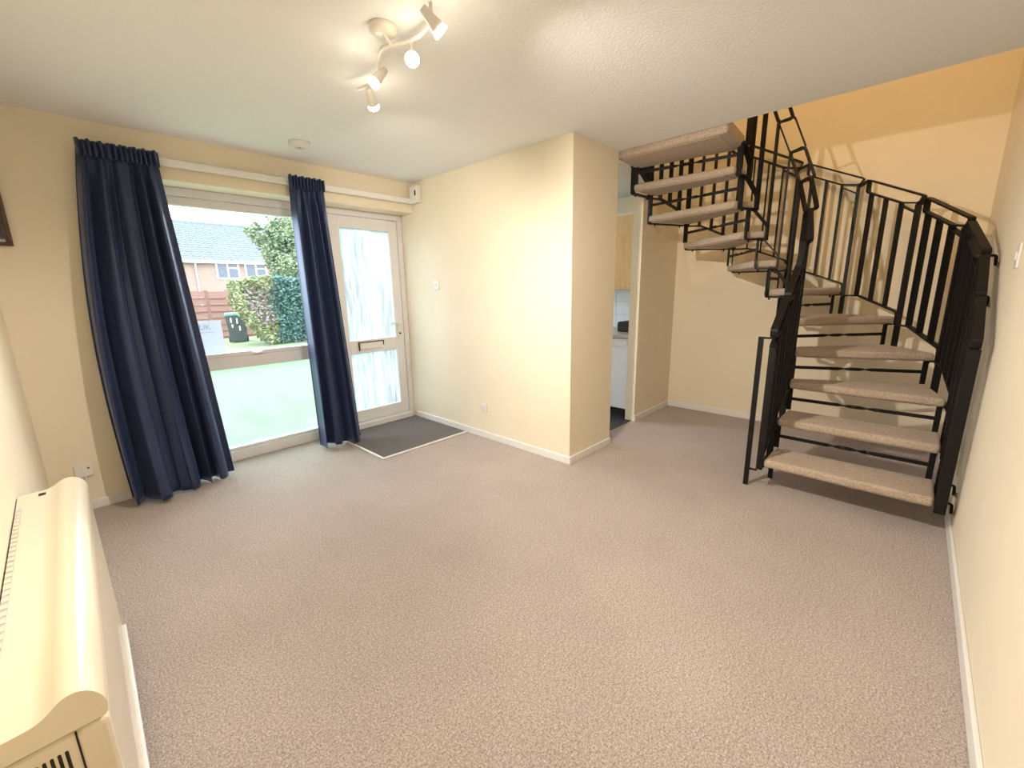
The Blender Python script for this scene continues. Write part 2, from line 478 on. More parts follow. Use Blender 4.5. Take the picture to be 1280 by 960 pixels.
MB().lathe([(0, 0), (.009, 0), (.009, .01), (0, .01)], (-.113, lf-.012, .92), (0, -1, 0), 14).build('key_cylinder', 'slot', hp)

# ------------------------------------------------------------------ curtains
def curtain(name, label, tx0, tx1, bx0, bx1, y0, nf, seed, bulge, belly=0):
    rnd = random.Random(seed)
    root = thing(name, label, 'curtain', ((bx0+bx1)/2, y0, 0))
    ph = [rnd.uniform(-.5, .5) for _ in range(6)]
    def fold(u, v):     # v=0 bottom, 1 top
        w = u + .035*math.sin(2*math.pi*u*1.3+ph[0]) + .02*math.sin(2*math.pi*u*2.7+ph[1]) + .02*(1-v)*math.sin(9*u+ph[3])
        a = math.cos(2*math.pi*nf*w + .6*(1-v)*math.sin(2*math.pi*u+ph[2]))
        amp = .022 + .045*(1-v)**.7
        amp *= .75+.45*math.sin(2*math.pi*u*.9+ph[4]+1)**2
        fine = .006*math.sin(2*math.pi*nf*2.3*w+ph[5]+3*v)
        return a*amp + fine
    def f(u, v):
        z = .024 + v*2.19
        e = (1-v)
        x0 = tx0+(bx0-tx0)*e**.8-belly*math.sin(math.pi*e); x1 = tx1+(bx1-tx1)*e**.95
        x = x0+(x1-x0)*u + .012*math.sin(2*math.pi*nf*u*2+1)*(1-v)
        gather = min(1, max(.35, (1-v)/.10)) if v > .9 else 1
        y = y0 + fold(u, v)*gather - bulge(u, v)
        return (x, y, z+.008*math.sin(7*u+ph[0])*(v < .02))
    MB().grid(f, 150, 60).build('cloth', 'curtain', root, solid=.003)
    # gathered heading tape: a ruffled band across the top
    n2 = nf*3
    def h(u, v):
        x = tx0-.006+(tx1-tx0+.012)*u
        y = y0-.030 + .013*math.cos(2*math.pi*n2*(u+.02*math.sin(9*u))) - .004*math.sin(math.pi*v)
        return (x, y, 2.135+.088*v+.004*math.sin(2*math.pi*n2*u*.5+1)*v)
    MB().grid(h, 140, 6).build('heading_tape', 'curtain', root, solid=.004)
    return root
def bulgeL(u, v):
    g = math.exp(-((u-.30)/.2)**2)
    return .13*g*(1-v)**1.5 + .03*(1-v)
def bulgeR(u, v):
    return .05*(1-v)*math.exp(-((u-.75)/.35)**2)
curtain('curtain', 'long navy satin curtain left of the window, flaring wide at the floor', -2.315, -1.955, -2.42, -1.83, -.09, 5, 3, bulgeL, .055)
curtain('curtain', 'narrow navy satin curtain hanging between the window and the front door', -1.165, -.905, -1.15, -.80, -.09, 4, 11, bulgeR)
trk = thing('curtain_track', 'white curtain track running across the wall above the window', 'curtain track', (-1.18, -.03, 2.19))
MB().box((-2.30, -.052, 2.165), (-.012, -.022, 2.212)).build('rail', 'trim', trk, .006)
MB().box((-2.28, -.024, 2.18), (-2.25, 0, 2.20)).build('bracket', 'trim', trk)
MB().box((-1.05, -.024, 2.18), (-1.02, 0, 2.20)).build('bracket', 'trim', trk)
MB().box((-.30, -.024, 2.18), (-.27, 0, 2.20)).build('bracket', 'trim', trk)

# ------------------------------------------------------------------ door mat
mt_ = thing('door_mat', 'charcoal rectangular entrance mat set into the carpet by the front door', 'door mat', (-.47, -.3, 0))
box('pile', (-.905, -.685, .0), (-.016, .158, .009), 'mat', mt_, .003)
box('edge_strip', (-.925, -.705, 0), (-.016, -.685, .012), 'trim', mt_, .003)
box('edge_strip', (-.925, -.685, 0), (-.905, .158, .012), 'trim', mt_, .003)

# ------------------------------------------------------------------ fittings on walls and ceiling
def plate_x(name, label, cat, y, z, w=.086, h=.086, rocker=None, group=None):
    t = thing(name, label, cat, (0, y, z), group)
    box('plate', (-.009, y-w/2, z-h/2), (0, y+w/2, z+h/2), 'plastic', t, .003)
    return t
t = plate_x('light_switch', 'single white light switch on the partition wall near the front door', 'light switch', -.32, 1.40)
box('rocker', (-.014, -.332, 1.385), (-.008, -.308, 1.415), 'plastic', t, .002)
t = plate_x('wall_socket', 'white single power socket low on the partition wall', 'socket', -.94, .29)
box('switch', (-.014, -.928, .305), (-.008, -.913, .322), 'plastic', t, .002)
for dy, dz in ((0, .008), (-.012, -.016), (.012, -.016)):
    box('pin_hole', (-.0095, -.94+dy-.004, .285+dz-.003), (-.0085, -.94+dy+.004, .285+dz+.003), 'slot', t)
t = thing('alarm_sensor', 'small white sensor box high in the corner above the front door', 'sensor', (-.03, -.11, 2.24))
box('case', (-.055, -.165, 2.165), (-.001, -.045, 2.315), 'plastic', t, .008, 3)
box('lens', (-.058, -.150, 2.225), (-.054, -.130, 2.27), 'slot', t, .002)
t = thing('wall_switch', 'white pull-switch plate on the right wall beside the staircase', 'light switch', (.36, YR, 1.45))
box('plate', (.317, YR, 1.395), (.403, YR+.009, 1.50), 'plastic', t, .003)
box('rocker', (.35, YR+.008, 1.43), (.37, YR+.014, 1.465), 'plastic', t, .002)
t = thing('smoke_alarm', 'round white smoke alarm on the ceiling in front of the window', 'smoke alarm', (-1.21, -.46, H))
MB().lathe([(.0, 0), (.066, 0), (.066, -.008), (.06, -.026), (.04, -.034), (0, -.034)], (-1.21, -.46, H), n=32).build('case', 'plastic', t)
MB().lathe([(.036, -.033), (.036, -.037), (.03, -.039), (.03, -.033)], (-1.21, -.46, H), n=28).build('vent_ring', 'metalwhite', t)
MB().lathe([(0, -.036), (.014, -.036), (.014, -.034)], (-1.21, -.46, H), n=20).build('test_button', 'grout', t)
t = thing('fused_spur', 'white fused spur plate on the wall behind the storage heater', 'socket', (-2.60, 0, .27))
box('plate', (-2.645, -.01, .225), (-2.56, 0, .31), 'plastic', t, .003)
box('indicator', (-2.585, -.013, .275), (-2.575, -.009, .285), 'frame_wood', t, .001)
MB().tube([(-2.60, -.012, .23), (-2.605, -.03, .17), (-2.62, -.035, .05), (-2.66, -.04, .01)], .004).build('flex', 'plastic', t)
t = thing('picture_frame', 'narrow brown framed picture in the corner left of the curtain', 'picture', (-2.705, 0, 1.62))
fx0, fx1, fz0, fz1 = -2.757, -2.652, 1.625, 2.02
for a, b in (((fx0, -.03, fz0), (fx1, 0, fz0+.014)), ((fx0, -.03, fz1-.014), (fx1, 0, fz1)), ((fx0, -.03, fz0+.014), (fx0+.018, 0, fz1-.014)), ((fx1-.018, -.03, fz0+.014), (fx1, 0, fz1-.014))):
    box('moulding', a, b, 'frame_wood', t, .003)
box('print', (fx0+.018, -.012, fz0+.014), (fx1-.018, -.008, fz1-.014), 'picture', t)
box('mount_strip', (fx0+.018, -.016, fz0+.02), (fx1-.026, -.011, fz0+.034), 'grout', t)

# card in the window with grey letters
t = thing('window_card', 'white card with grey lettering standing inside the window beside the curtain', 'card', (-1.80, WY-.02, .895))
box('sheet', (-1.915, WY-.006, .898), (-1.69, WY-.002, 1.150), 'paper', t)
def text_mesh(s, size, mtx, m, parent, name='lettering', ext=.0006):
    cu = bpy.data.curves.new('txt', 'FONT'); cu.body = s; cu.size = size; cu.extrude = ext; cu.align_x = 'CENTER'
    o = bpy.data.objects.new('txt', cu); COL.objects.link(o)
    dg = bpy.context.evaluated_depsgraph_get()
    me = bpy.data.meshes.new_from_object(o.evaluated_get(dg))
    bpy.data.objects.remove(o); me.transform(mtx); me.materials.clear(); me.materials.append(M[m])
    q = bpy.data.objects.new(name, me); COL.objects.link(q)
    if parent: q.parent = parent; q.matrix_parent_inverse = Matrix.Translation(parent.location).inverted()
    return q
text_mesh('UK', .055, Matrix.Translation((-1.80, WY-.0068, 1.085)) @ Matrix.Rotation(R(90), 4, 'X'), 'grey_print', t)
box('rule', (-1.86, WY-.0068, 1.062), (-1.74, WY-.006, 1.065), 'grey_print', t)

# ------------------------------------------------------------------ storage heater
t = thing('storage_heater', 'cream slimline storage heater with rounded lid against the left wall', 'heater', (-2.66, -1.55, 0))
hy0, hy1, hx0, hx1 = -2.79, -1.55, XL+.003, -2.588
MB().box((hx0, hy0+.004, .05), (hx1, hy1-.004, .625)).build('case', 'heater', t, .012, 3)
def smooth_line(P, n=5):
    out = []
    for i in range(len(P)-1):
        p0, p1, p2, p3 = [Vector(P[max(0, min(len(P)-1, i+q))]) for q in (-1, 0, 1, 2)]
        for k in range(n):
            u = k/n
            out.append(.5*((2*p1)+(p2-p0)*u+(2*p0-5*p1+4*p2-p3)*u*u+(3*p1-p0-3*p2+p3)*u**3))
    return [(p.x, p.y) for p in out]+[P[-1]]
prof = [(hx0, .632)]+smooth_line([(hx1-.004, .632), (hx1+.002, .640), (hx1+.003, .655), (hx1-.002, .672), (hx1-.014, .688), (hx1-.030, .698), (hx1-.046, .700), (hx1-.062, .695), (hx1-.078, .684), (hx1-.092, .677), (hx1-.11, .674), (hx0, .672)])
lid = MB().grid(lambda u, v: (prof[round(u*(len(prof)-1))][0], hy0+(hy1-hy0)*v, prof[round(u*(len(prof)-1))][1]), len(prof)-1, 8)
for yy in (hy0, hy1):
    lid.add([(x, yy, z) for x, z in prof], [tuple(range(len(prof)))])
lid.build('lid', 'heater', t)
MB().box((hx0+.004, hy0+.012, .625), (hx1-.008, hy1-.012, .633)).build('shadow_gap', 'slot', t)
MB().box((hx1-.002, hy0+.03, .03), (hx1+.012, hy1-.03, .062)).build('base_lip', 'trim', t, .004)
sg = MB().box((hx1-.052, hy0+.0025, .05), (hx1-.049, hy0+.006, .625)).build('panel_seam', 'slot', t)
for k in range(9):
    y = hx1-.066-k*.0105
    box('vent_slot', (y-.0055, hy0+.002, .555), (y, hy0+.006, .60), 'slot', t, .002)
MB().box((hx0+.001, hy0+.10, .670), (hx0+.014, hy1-.14, .6735)).build('grille', 'grout', t)
for k in range(30):
    yy = hy0+.12+k*(hy1-hy0-.28)/30
    box('grille_bar', (hx0+.001, yy, .672), (hx0+.014, yy+.018, .675), 'heater', t)
box('control_window', (hx0+.05, hy1-.055, .672), (hx0+.068, hy1-.032, .676), 'slot', t, .001)
for yy in (hy0+.12, hy1-.12):
    box('foot', (hx0+.01, yy-.03, 0), (hx1-.01, yy+.03, .052), 'grout', t)
for ch in t.children:      # the front runs slightly closer to the wall at the near end
    for v in ch.data.vertices:
        v.co.x -= .030*min(1.1, (v.co.x-hx0)/(hx1-hx0))*(hy1-v.co.y)/(hy1-hy0)

# ------------------------------------------------------------------ ceiling spot bar
lx, ly = -1.44, -2.02
sp = thing('spotlight_bar', 'white wavy ceiling bar with four lit halogen spotlights', 'ceiling light', (lx, ly, H))
MB().lathe([(0, 0), (.055, 0), (.055, -.012), (.045, -.025), (0, -.027)], (lx-.05, ly-.02, H), n=28).build('ceiling_rose', 'metalwhite', sp)
HP = [(-1.50, -2.36), (-1.41, -2.11), (-1.42, -1.88), (-1.34, -1.66)]
ctrl = [(-1.60, -2.46), HP[0], (-1.42, -2.24), HP[1], (-1.46, -1.99), HP[2], (-1.35, -1.77), HP[3], (-1.36, -1.58)]
def catmull(P, n=10):
    out = []
    for i in range(len(P)-1):
        p0, p1, p2, p3 = [Vector((*P[max(0, min(len(P)-1, i+q))], 0)) for q in (-1, 0, 1, 2)]
        for k in range(n):
            t_ = k/n
            out.append(.5*((2*p1)+(p2-p0)*t_+(2*p0-5*p1+4*p2-p3)*t_**2+(3*p1-p0-3*p2+p3)*t_**3))
    return out+[Vector((*P[-1], 0))]
path = [(p.x, p.y, H-.045) for p in catmull(ctrl)]
MB().tube(path, .008).build('wavy_bar', 'metalwhite', sp)
MB().tube([(lx-.05, ly-.02, H-.02), (-1.45, -2.03, H-.045)], .008).build('stem', 'metalwhite', sp)
heads = [(HP[0], Vector((.70, -.22, -.68)), 130), (HP[1], Vector((-.46, -.66, -.60)), 106), (HP[2], Vector((-.62, .25, -.74)), 105), (HP[3], Vector((.80, .75, -.85)), 120)]
for f, d, ang in heads:
    p = Vector((f[0], f[1], H-.045)); d = d.normalized()
    j = p+Vector((0, 0, -.055))
    hd = MB().lathe([(.0, -.040), (.012, -.040), (.016, -.03), (.019, 0), (.023, .018), (.026, .032), (.024, .032), (.020, .015)], j, d, 20).build('spot_head', 'metalwhite', sp)
    MB().tube([p, j], .006).build('knuckle_arm', 'metalwhite', hd)
    MB().lathe([(0, .024), (.018, .024), (.022, .034), (.028, .046), (.025, .052), (0, .055)], j, d, 20).build('halogen_bulb', 'bulb', hd)
    ld = bpy.data.lights.new('spot_beam', 'SPOT'); ld.energy = SPOT_W*{120: .62, 130: 1.7, 106: 1.25}.get(ang, 1); ld.color = (1, .89, .78)
    ld.spot_size = R(ang); ld.spot_blend = 1.0; ld.shadow_soft_size = .022
    lo = bpy.data.objects.new('spot_beam', ld); COL.objects.link(lo)
    lo.location = j+d*.068; lo.rotation_euler = d.to_track_quat('-Z', 'Y').to_euler()
    lo.parent = sp; lo.matrix_parent_inverse = Matrix.Translation(sp.location).inverted()

# unseen fill lamps, added to brighten the stairwell and the kitchen
up_ = thing('stairwell_fill_lamp', 'added unseen fill lamp, a round globe over the upstairs landing', 'ceiling light', (-.6, -2.9, HU))  # added out of view to lift the dark upper stairwell
MB().tube([(-.6, -2.9, HU), (-.6, -2.9, 4.55)], .006).build('flex', 'plastic', up_)
MB().lathe([(.02, .14), (.09, .10), (.12, .02), (.09, -.06), (0, -.10)], (-.6, -2.9, 4.42), n=24).build('fill_globe', 'stairwell_fill_glow', up_)
ld = bpy.data.lights.new('stairwell_fill_light', 'POINT'); ld.energy = 38; ld.color = (1, .67, .33); ld.shadow_soft_size = .13
lo = bpy.data.objects.new('stairwell_fill_light', ld); COL.objects.link(lo); lo.location = (-.6, -2.9, 4.18); lo.parent = up_; lo.matrix_parent_inverse = Matrix.Translation(up_.location).inverted()
kl = thing('kitchen_fill_light', 'added unseen fill light, a white batten on the kitchen ceiling', 'ceiling light', (1.0, -.6, H))  # no fixture visible here; added to light the kitchen
box('batten', (.95, -1.2, H-.05), (1.05, 0, H), 'metalwhite', kl, .005)
box('fill_diffuser', (.955, -1.19, H-.085), (1.045, -.01, H-.05), 'kitchen_fill_glow', kl, .01)

# ------------------------------------------------------------------ staircase
RISE, AX, AY, RO, RI = .219, 1.062, -2.888, 1.045, .235
TH3, DTH, EO = -91.0, 24.5, -.042
NT = 11
st = thing('spiral_staircase', 'black steel spiral staircase with beige carpeted treads and open risers', 'staircase', (AX, AY, 0))
def front(k, t):
    th = R(TH3+DTH*(max(k, 3)-3))
    if k == 11: th = R(96)
    if k == 12: th = R(112)
    c, s = math.cos(th), math.sin(th)
    x = AX
    if k == 1: x = AX-.54
    if k == 2: x = AX-.268
    return Vector((x+t*c-EO*s*1.0, AY+t*s+EO*c, 0)), Vector((c, s, 0)), Vector((-s, c, 0))
TT = .055
def zk(k): return RISE*k
for k in range(1, NT+1):
    fi, rd, tr = front(k, RI); fo, _, _ = front(k, RO)
    if k < NT:
        bi, rd2, tr2 = front(k+1, RI); bo, _, _ = front(k+1, RO)
        if k >= 3:
            bi = fi+tr*.19 if (fi+tr*.19-bi).length > 0 and k > 3 else bi+tr2*.04
        else: bi = bi+Vector((.035, 0, 0))
        bo = bo+tr2*.05
    else:
        bi = Vector((XE+.012, fi.y-.03, 0)); bo = Vector((XE+.012, fo.y-.02, 0))
    poly = [fi, fo]
    # rounded outer end on the big winders
    if 3 < k < NT:
        a0 = math.atan2(fo.y-AY, fo.x-AX); a1 = math.atan2(bo.y-AY, bo.x-AX)
        r0 = (fo-Vector((AX, AY, 0))).length; r1 = (bo-Vector((AX, AY, 0))).length
        mid = (a0+a1)/2
        poly.append(Vector((AX+(r0+r1)/2*.985*math.cos(mid), AY+(r0+r1)/2*.985*math.sin(mid), 0)))
    poly += [bo, bi]
    MB().prism([(p.x, p.y) for p in poly], zk(k)-(TT if k < NT else .095), zk(k)).build('tread', 'tread', st, .020, 4)
    # board showing under the carpet wrap
    c = sum(poly, Vector())/len(poly)
    pl2 = [c+(p-c)*.86 for p in poly]
    MB().prism([(p.x, p.y) for p in pl2], zk(k)-(TT if k < NT else .095)-.004, zk(k)-(TT if k < NT else .095)+.002).build('tread_underside', 'tread', st)

BT, BD = .010, .040          # bent flat bar: thickness, depth
def plan(side, k):            # rail line at the front corner of tread k
    p, rd, tr = front(k, RO+.024 if side else RI-.022)
    return p
def panel(k, side):
    A = plan(side, k); B = plan(side, k+1)
    d = (B-A); Ln = d.length; d = d.normalized(); n = Vector((d.y, -d.x, 0))
    z0 = zk(k)
    def P(s, dz): return A+d*(s*Ln)+Vector((0, 0, z0+dz))
    def S(s, dz): return A+d*(s*Ln)+Vector((0, 0, z0+s*RISE+dz))
    steep = side == 0 and k >= 3
    # end bracket: cradles the tread end, rises behind it, slopes back to the nosing
    bk = min(1.0, max(.55, 1.0)) if not steep else max(1.0, .15/Ln)
    tp = RISE-TT-.012
    pts = [P(.03, -TT-.008), P(bk, -TT-.008), P(bk, tp), P(bk-.28*bk, tp), P(.03, .03)]
    MB().ribbon(fillet(pts, .018), n, BT*1.05, BD, True).build('end_bracket', 'black', st)
    for s in (.2, .85):
        q = P(s*bk, -TT-.013)
        MB().lathe([(0, -.014), (.007, -.014), (.007, 0), (.012, 0), (.012, .004)], q, n=10).build('bolt', 'black', st)
    if k == NT: return
    hb, ht = (.775, .865) if not steep else (.74, .90)
    # handrail loop
    if not steep:
        loop = [S(.82, hb), S(.82, ht), S(-.07, ht), S(-.02, ht-.055), S(.25, hb)]
        lp = MB().ribbon(fillet(loop, .016), n, BT*1.1, BD, True).build('handrail_loop', 'black', st)
        MB().ribbon([S(.82, ht), S(.99, ht-.068)], n, BT, BD).build('loop_link', 'black', st)
        MB().ribbon(fillet([S(.25, hb-.02), S(.08, hb-.03), S(0, hb-.035)], .01, False), n, BT, BD).build('post_link', 'black', st)
        MB().lathe([(0, -.016), (.008, -.016), (.008, .016), (0, .016)], S(.005, ht-.062), (0, 0, 1), 10).build('bolt', 'black', st)
        n_b = (.25, .5, .75) if k >= 3 else (.33, .68)
        for s in n_b:
            zb = .03+(tp-.03)*min(1, s/(1-.28)) if s < .72 else tp
            MB().ribbon([P(s, zb), S(s, hb+.004)], n, .013, BD).build('baluster', 'black', st)
    else:
        w = .095/Ln
        loop = [P(0, hb), P(1, hb+RISE), P(1-w, hb+RISE+.02), P(-w, hb+.02)]
        MB().ribbon(fillet(loop, .02), n, BT, BD*.8, True).build('handrail_loop', 'black', st)
for k in range(1, NT):
    panel(k, 1)
    panel(k, 0)
for side in (0, 1):
    for k in range(1, NT+1):
        A = plan(side, k); B = plan(side, k+1) if k < NT else A+(A-plan(side, k-1))
        d = (B-A).normalized(); n = Vector((d.y, -d.x, 0))
        b0 = zk(k)-TT-.02
        top = .80 if side else .74
        MB().ribbon([A+Vector((0, 0, b0)), A+Vector((0, 0, zk(k)+top))], n, .017 if side else .013, BD+.006 if side else .036).build('post', 'black', st)
# twisted bars across the open risers
for k in range(1, NT):
    a, rd, tr = front(k+1, RI+.0); b, _, _ = front(k+1, RO-.02)
    z = zk(k)+.5*(RISE-TT)
    MB().twist(a+tr*.05+Vector((0, 0, z)), b+tr*.05+Vector((0, 0, z)), .022, .009, 1.0, .32).build('riser_bar', 'black', st)
    for p in (a+rd*.004+tr*.05, b-rd*.004+tr*.05):
        MB().ribbon([p+Vector((0, 0, zk(k)-.004)), p+Vector((0, 0, zk(k+1)-TT+.004))], tr, .028, .012).build('riser_upright', 'black', st)
# newel at the foot of the inner rail, foot of the first tread, wall fixings
nx, ny = .512, -3.022
MB().ribbon([(nx, ny, 0), (nx, ny, 1.02)], (0, 1, 0), .014, .030).build('newel', 'black', st)
MB().box((nx-.005, ny-.08, 1.008), (nx+.005, ny, 1.02)).build('newel_link', 'black', st)
MB().box((nx-.005, ny-.06, .115), (nx+.005, ny, .127)).build('newel_link', 'black', st)
MB().box((.72, -3.135, 0), (.75, -3.11, .165)).build('foot', 'black', st)
for x, z in ((.56, .175), (.62, .26), (.98, 1.26), (1.02, 1.48)):
    MB().tube(fillet([(x, YR+.05, z), (x, YR+.016, z), (x+.005, YR+.012, z-.055)], .012, False), .007).build('wall_fixing', 'black', st)
    MB().lathe([(0, 0), (.014, 0), (.012, .008), (0, .008)], (x+.005, YR, z-.05), (0, 1, 0), 12).build('fixing_screw', 'brass', st)

# ------------------------------------------------------------------ kitchen glimpsed through the doorway
t = thing('washing_machine', 'white undercounter appliance seen through the kitchen doorway', 'appliance', (1.7, -1.33, 0))
box('body', (1.42, -1.645, .08), (2.0, -1.05, .83), 'appliance', t, .008)
box('control_strip', (1.412, -1.645, .745), (1.42, -1.05, .83), 'appliance', t, .004)
box('plinth', (1.46, -1.645, .004), (2.0, -1.05, .08), 'slot', t)
MB().lathe([(0, 0), (.022, 0), (.018, .02), (0, .022)], (1.412, -1.60, .79), (-1, 0, 0), 16).build('dial', 'plastic', t)
tag(box('kitchen_worktop', (1.39, -1.65, .835), (XB, .9, .872), 'worktop', None, .006), 'grey kitchen worktop over the white appliance', 'worktop')
t = thing('base_unit', 'light oak kitchen base unit beyond the white appliance', 'cabinet', (1.7, -.6, 0))
box('body', (1.45, -1.04, .1), (2.1, .88, .83), 'appliance', t)
box('door', (1.43, -1.035, .11), (1.45, -.45, .825), 'oak', t, .004)
box('door', (1.43, -.44, .11), (1.45, .2, .825), 'oak', t, .004)
t = thing('wall_cabinet', 'light oak kitchen wall cabinet seen through the doorway', 'cabinet', (1.95, -1.2, 1.35))
box('carcass', (1.80, -1.65, 1.345), (XB, .2, 2.12), 'appliance', t)
for y0, y1 in ((-1.648, -1.13), (-1.126, -.6), (-.596, .19)):
    d = box('door', (1.78, y0, 1.345), (1.80, y1, 2.105), 'oak', t, .004)
    box('handle', (1.762, y1-.05, 1.40), (1.78, y1-.038, 1.52), 'chrome', d, .003)
box('light_pelmet', (1.785, -1.648, 1.325), (1.805, .19, 1.345), 'oak', t, .003)
tw = sthing('wall_tiling', (XB, -1.0, .9))
box('grout_bed', (XB-.006, -1.655, .872), (XB-.001, .9, 1.345), 'grout', tw)
tile_me = None
for iz in range(3):
    for iy in range(8):
        y = -1.65+iy*.2; z = .876+iz*.157
        o = box('tile', (XB-.013, y, z), (XB-.004, y+.196, z+.153), 'tile', tw, .002)
t = thing('toaster', 'small black and white appliance on the kitchen worktop', 'appliance', (1.75, -1.45, .872))
box('body', (1.62, -1.54, .876), (1.86, -1.36, .985), 'slot', t, .02, 3)
box('front', (1.612, -1.64, .876), (1.70, -1.55, .94), 'plastic', t, .01)
MB().lathe([(0, 0), (.014, 0), (.012, .01), (0, .011)], (1.612, -1.595, .905), (-1, 0, 0), 14).build('knob', 'slot', t)
t = thing('tile_socket', 'white socket on the tiled kitchen splashback', 'socket', (XB-.012, -1.40, 1.08))
box('plate', (XB-.022, -1.47, 1.04), (XB-.0125, -1.33, 1.125), 'plastic', t, .003)
box('switch', (XB-.027, -1.455, 1.07), (XB-.021, -1.44, 1.10), 'slot', t, .002)

# ------------------------------------------------------------------ outside
GZ = -.15
struct(box('ground_lawn', (-40, .36, GZ-.1), (60, 60, GZ), 'grass'))
struct(box('door_step', (-.85, .31, GZ), (.15, .95, -.03), 'concrete', bevel=.01))
def leaves(mb, n, pt, size, rnd):
    for _ in range(n):
        c = Vector(pt()); a = rnd.uniform(0, 6.28); b = rnd.uniform(-1, 1); s = size*rnd.uniform(.6, 1.3)
        u = Vector((math.cos(a), math.sin(a), b*.7)).normalized(); w = u.cross(Vector((rnd.uniform(-1, 1), rnd.uniform(-1, 1), rnd.uniform(-.3, 1)))).normalized()
        mb.add([c-u*s, c+w*s*.5, c+u*s, c-w*s*.5], [(0,1,2,3)])
    return mb
rnd = random.Random(5)
hedge = thing('hedge', 'tall clipped mixed hedge with a dead brown patch beside the bin', 'hedge', (2.1, 10.8, GZ))
hx_0, hx_1, hy_0, hy_1, hz = 1.08, 3.2, 10.1, 11.5, 1.76
def lump(x, z): return .10*math.sin(3.1*x+1.7*z)+.07*math.sin(5.3*z+x)
def on_hedge():
    while True:
        f = rnd.random()
        x = rnd.uniform(hx_0, hx_1); z = rnd.uniform(GZ+.05, hz)
        inset = .62*max(0, 1.1-z)            # tapers in towards the ground
        if f < .62: p = (x, hy_0+rnd.uniform(0, .22)+lump(x, z)*.6+inset*.2, z)
        elif f < .8: p = (hx_0+rnd.uniform(0, .2)+lump(z, x)*.6+inset, rnd.uniform(hy_0, hy_1), z)
        else: p = (x, rnd.uniform(hy_0, hy_1), hz+rnd.uniform(-.16, .06)+lump(x, 1)*.5)
        if p[0] > hx_0+inset-.05: return p
zones = {'leaf_brown': MB(), 'leaf_yellow': MB(), 'leaf_teal': MB(), 'leaf_green': MB()}
for _ in range(15000):
    p = on_hedge(); x, y, z = p
    if x > 1.93+.10*math.sin(4*z): zn = 'leaf_teal' if rnd.random() < .8 else 'leaf_green'
    elif z > 1.5 or z < .62+.2*math.sin(3*x) or x < hx_0+.12+.62*max(0, 1.1-z): zn = 'leaf_yellow' if rnd.random() < .75 else 'leaf_green'
    else: zn = 'leaf_brown' if rnd.random() < .72 else 'leaf_green'
    leaves(zones[zn], 1, lambda: p, .05, rnd)
MB().box((hx_0+.7, hy_0+.3, GZ+.25), (hx_1-.1, hy_1-.2, hz-.2)).build('inner_twigs', 'leaf_green', hedge)
for zn, mb in zones.items():
    o = mb.build('foliage', zn, hedge); o['kind'] = 'stuff'; o['label'] = {'leaf_brown': 'dead brown foliage', 'leaf_yellow': 'yellow green foliage', 'leaf_teal': 'blue green foliage', 'leaf_green': 'mid green foliage'}[zn]
for x in (1.85, 2.1, 2.5, 2.85):
    MB().tube([(x, 10.75, GZ), (x+.03, 10.8, .5), (x-.05, 10.8, 1.4)], [.035, .03, .012]).build('stem', 'bark', hedge)

TX = .95
tree = thing('garden_tree', 'loose pale green tree rising behind the hedge', 'tree', (4.0+TX, 17, -.6))
MB().tube([(4.0+TX, 17, -.6), (4.05+TX, 17, 1.2), (4.2+TX, 17, 2.6), (4.5+TX, 17, 4.0)], [.12, .10, .07, .02]).build('trunk', 'bark', tree)
MB().tube([(4.9+TX, 16.8, 4.55), (4.6+TX, 16.85, 3.6), (4.15+TX, 17, 2.4)], [.035, .05, .06]).build('branch', 'bark', tree)
mbt = MB(); mbg = MB()
blobs = [((3.4+rnd.gauss(0, .6)+.35*i/6, 17+rnd.gauss(0, .6), 1.9+i*.13+rnd.uniform(0, .5)), rnd.uniform(.35, .7)) for i in range(20)]
blobs += [((4.4+rnd.gauss(0, .5), 17+rnd.gauss(0, .6), 2.2+rnd.uniform(0, 2.2)), rnd.uniform(.4, .8)) for i in range(14)]
blobs += [((3.0, 17, 3.6), .3), ((2.65, 17, 3.9), .22), ((2.9, 17, 4.15), .2), ((3.6, 17, 4.0), .4)]
for c, r in blobs:
    for _ in range(int(420*r/.6)):
        v = Vector((rnd.gauss(0, 1), rnd.gauss(0, 1), rnd.gauss(0, 1))).normalized()*r*rnd.uniform(.5, 1.05)
        p = Vector(c)+v+Vector((TX, 0, 0))
        leaves(mbt if rnd.random() < .8 else mbg, 1, lambda: p, .075, rnd)
for k, (mb, mm) in enumerate(((mbt, 'leaf_tree'), (mbg, 'leaf_yellow'))):
    o = mb.build('crown_leaves', mm, tree); o['kind'] = 'stuff'

bn = thing('wheelie_bin', 'dark green wheelie bin with white house number beside the hedge', 'bin', (1.42, 12.2, GZ))
bx, by = 1.42, 12.2
def taper(mb, x, y, z0, z1, w0, d0, w1, d1):
    return mb.add([(x-w0,y-d0,z0),(x+w0,y-d0,z0),(x+w0,y+d0,z0),(x-w0,y+d0,z0),(x-w1,y-d1,z1),(x+w1,y-d1,z1),(x+w1,y+d1,z1),(x-w1,y+d1,z1)],
        [(0,3,2,1),(4,5,6,7),(0,1,5,4),(1,2,6,5),(2,3,7,6),(3,0,4,7)])
taper(MB(), bx, by, GZ+.04, .70, .22, .25, .29, .33).build('body', 'bin', bn, .02)
taper(MB(), bx, by-.01, .70, .79, .315, .36, .29, .33).build('lid', 'binlid', bn, .03, 3)
MB().tube([(bx-.28, by+.36, .74), (bx+.28, by+.36, .74)], .018).build('handle', 'binlid', bn)
for s in (-1, 1):
    MB().lathe([(0, -.025), (.1, -.025), (.1, .025), (0, .025)], (bx+s*.25, by+.22, GZ+.1), (1, 0, 0), 18).build('wheel', 'slot', bn)
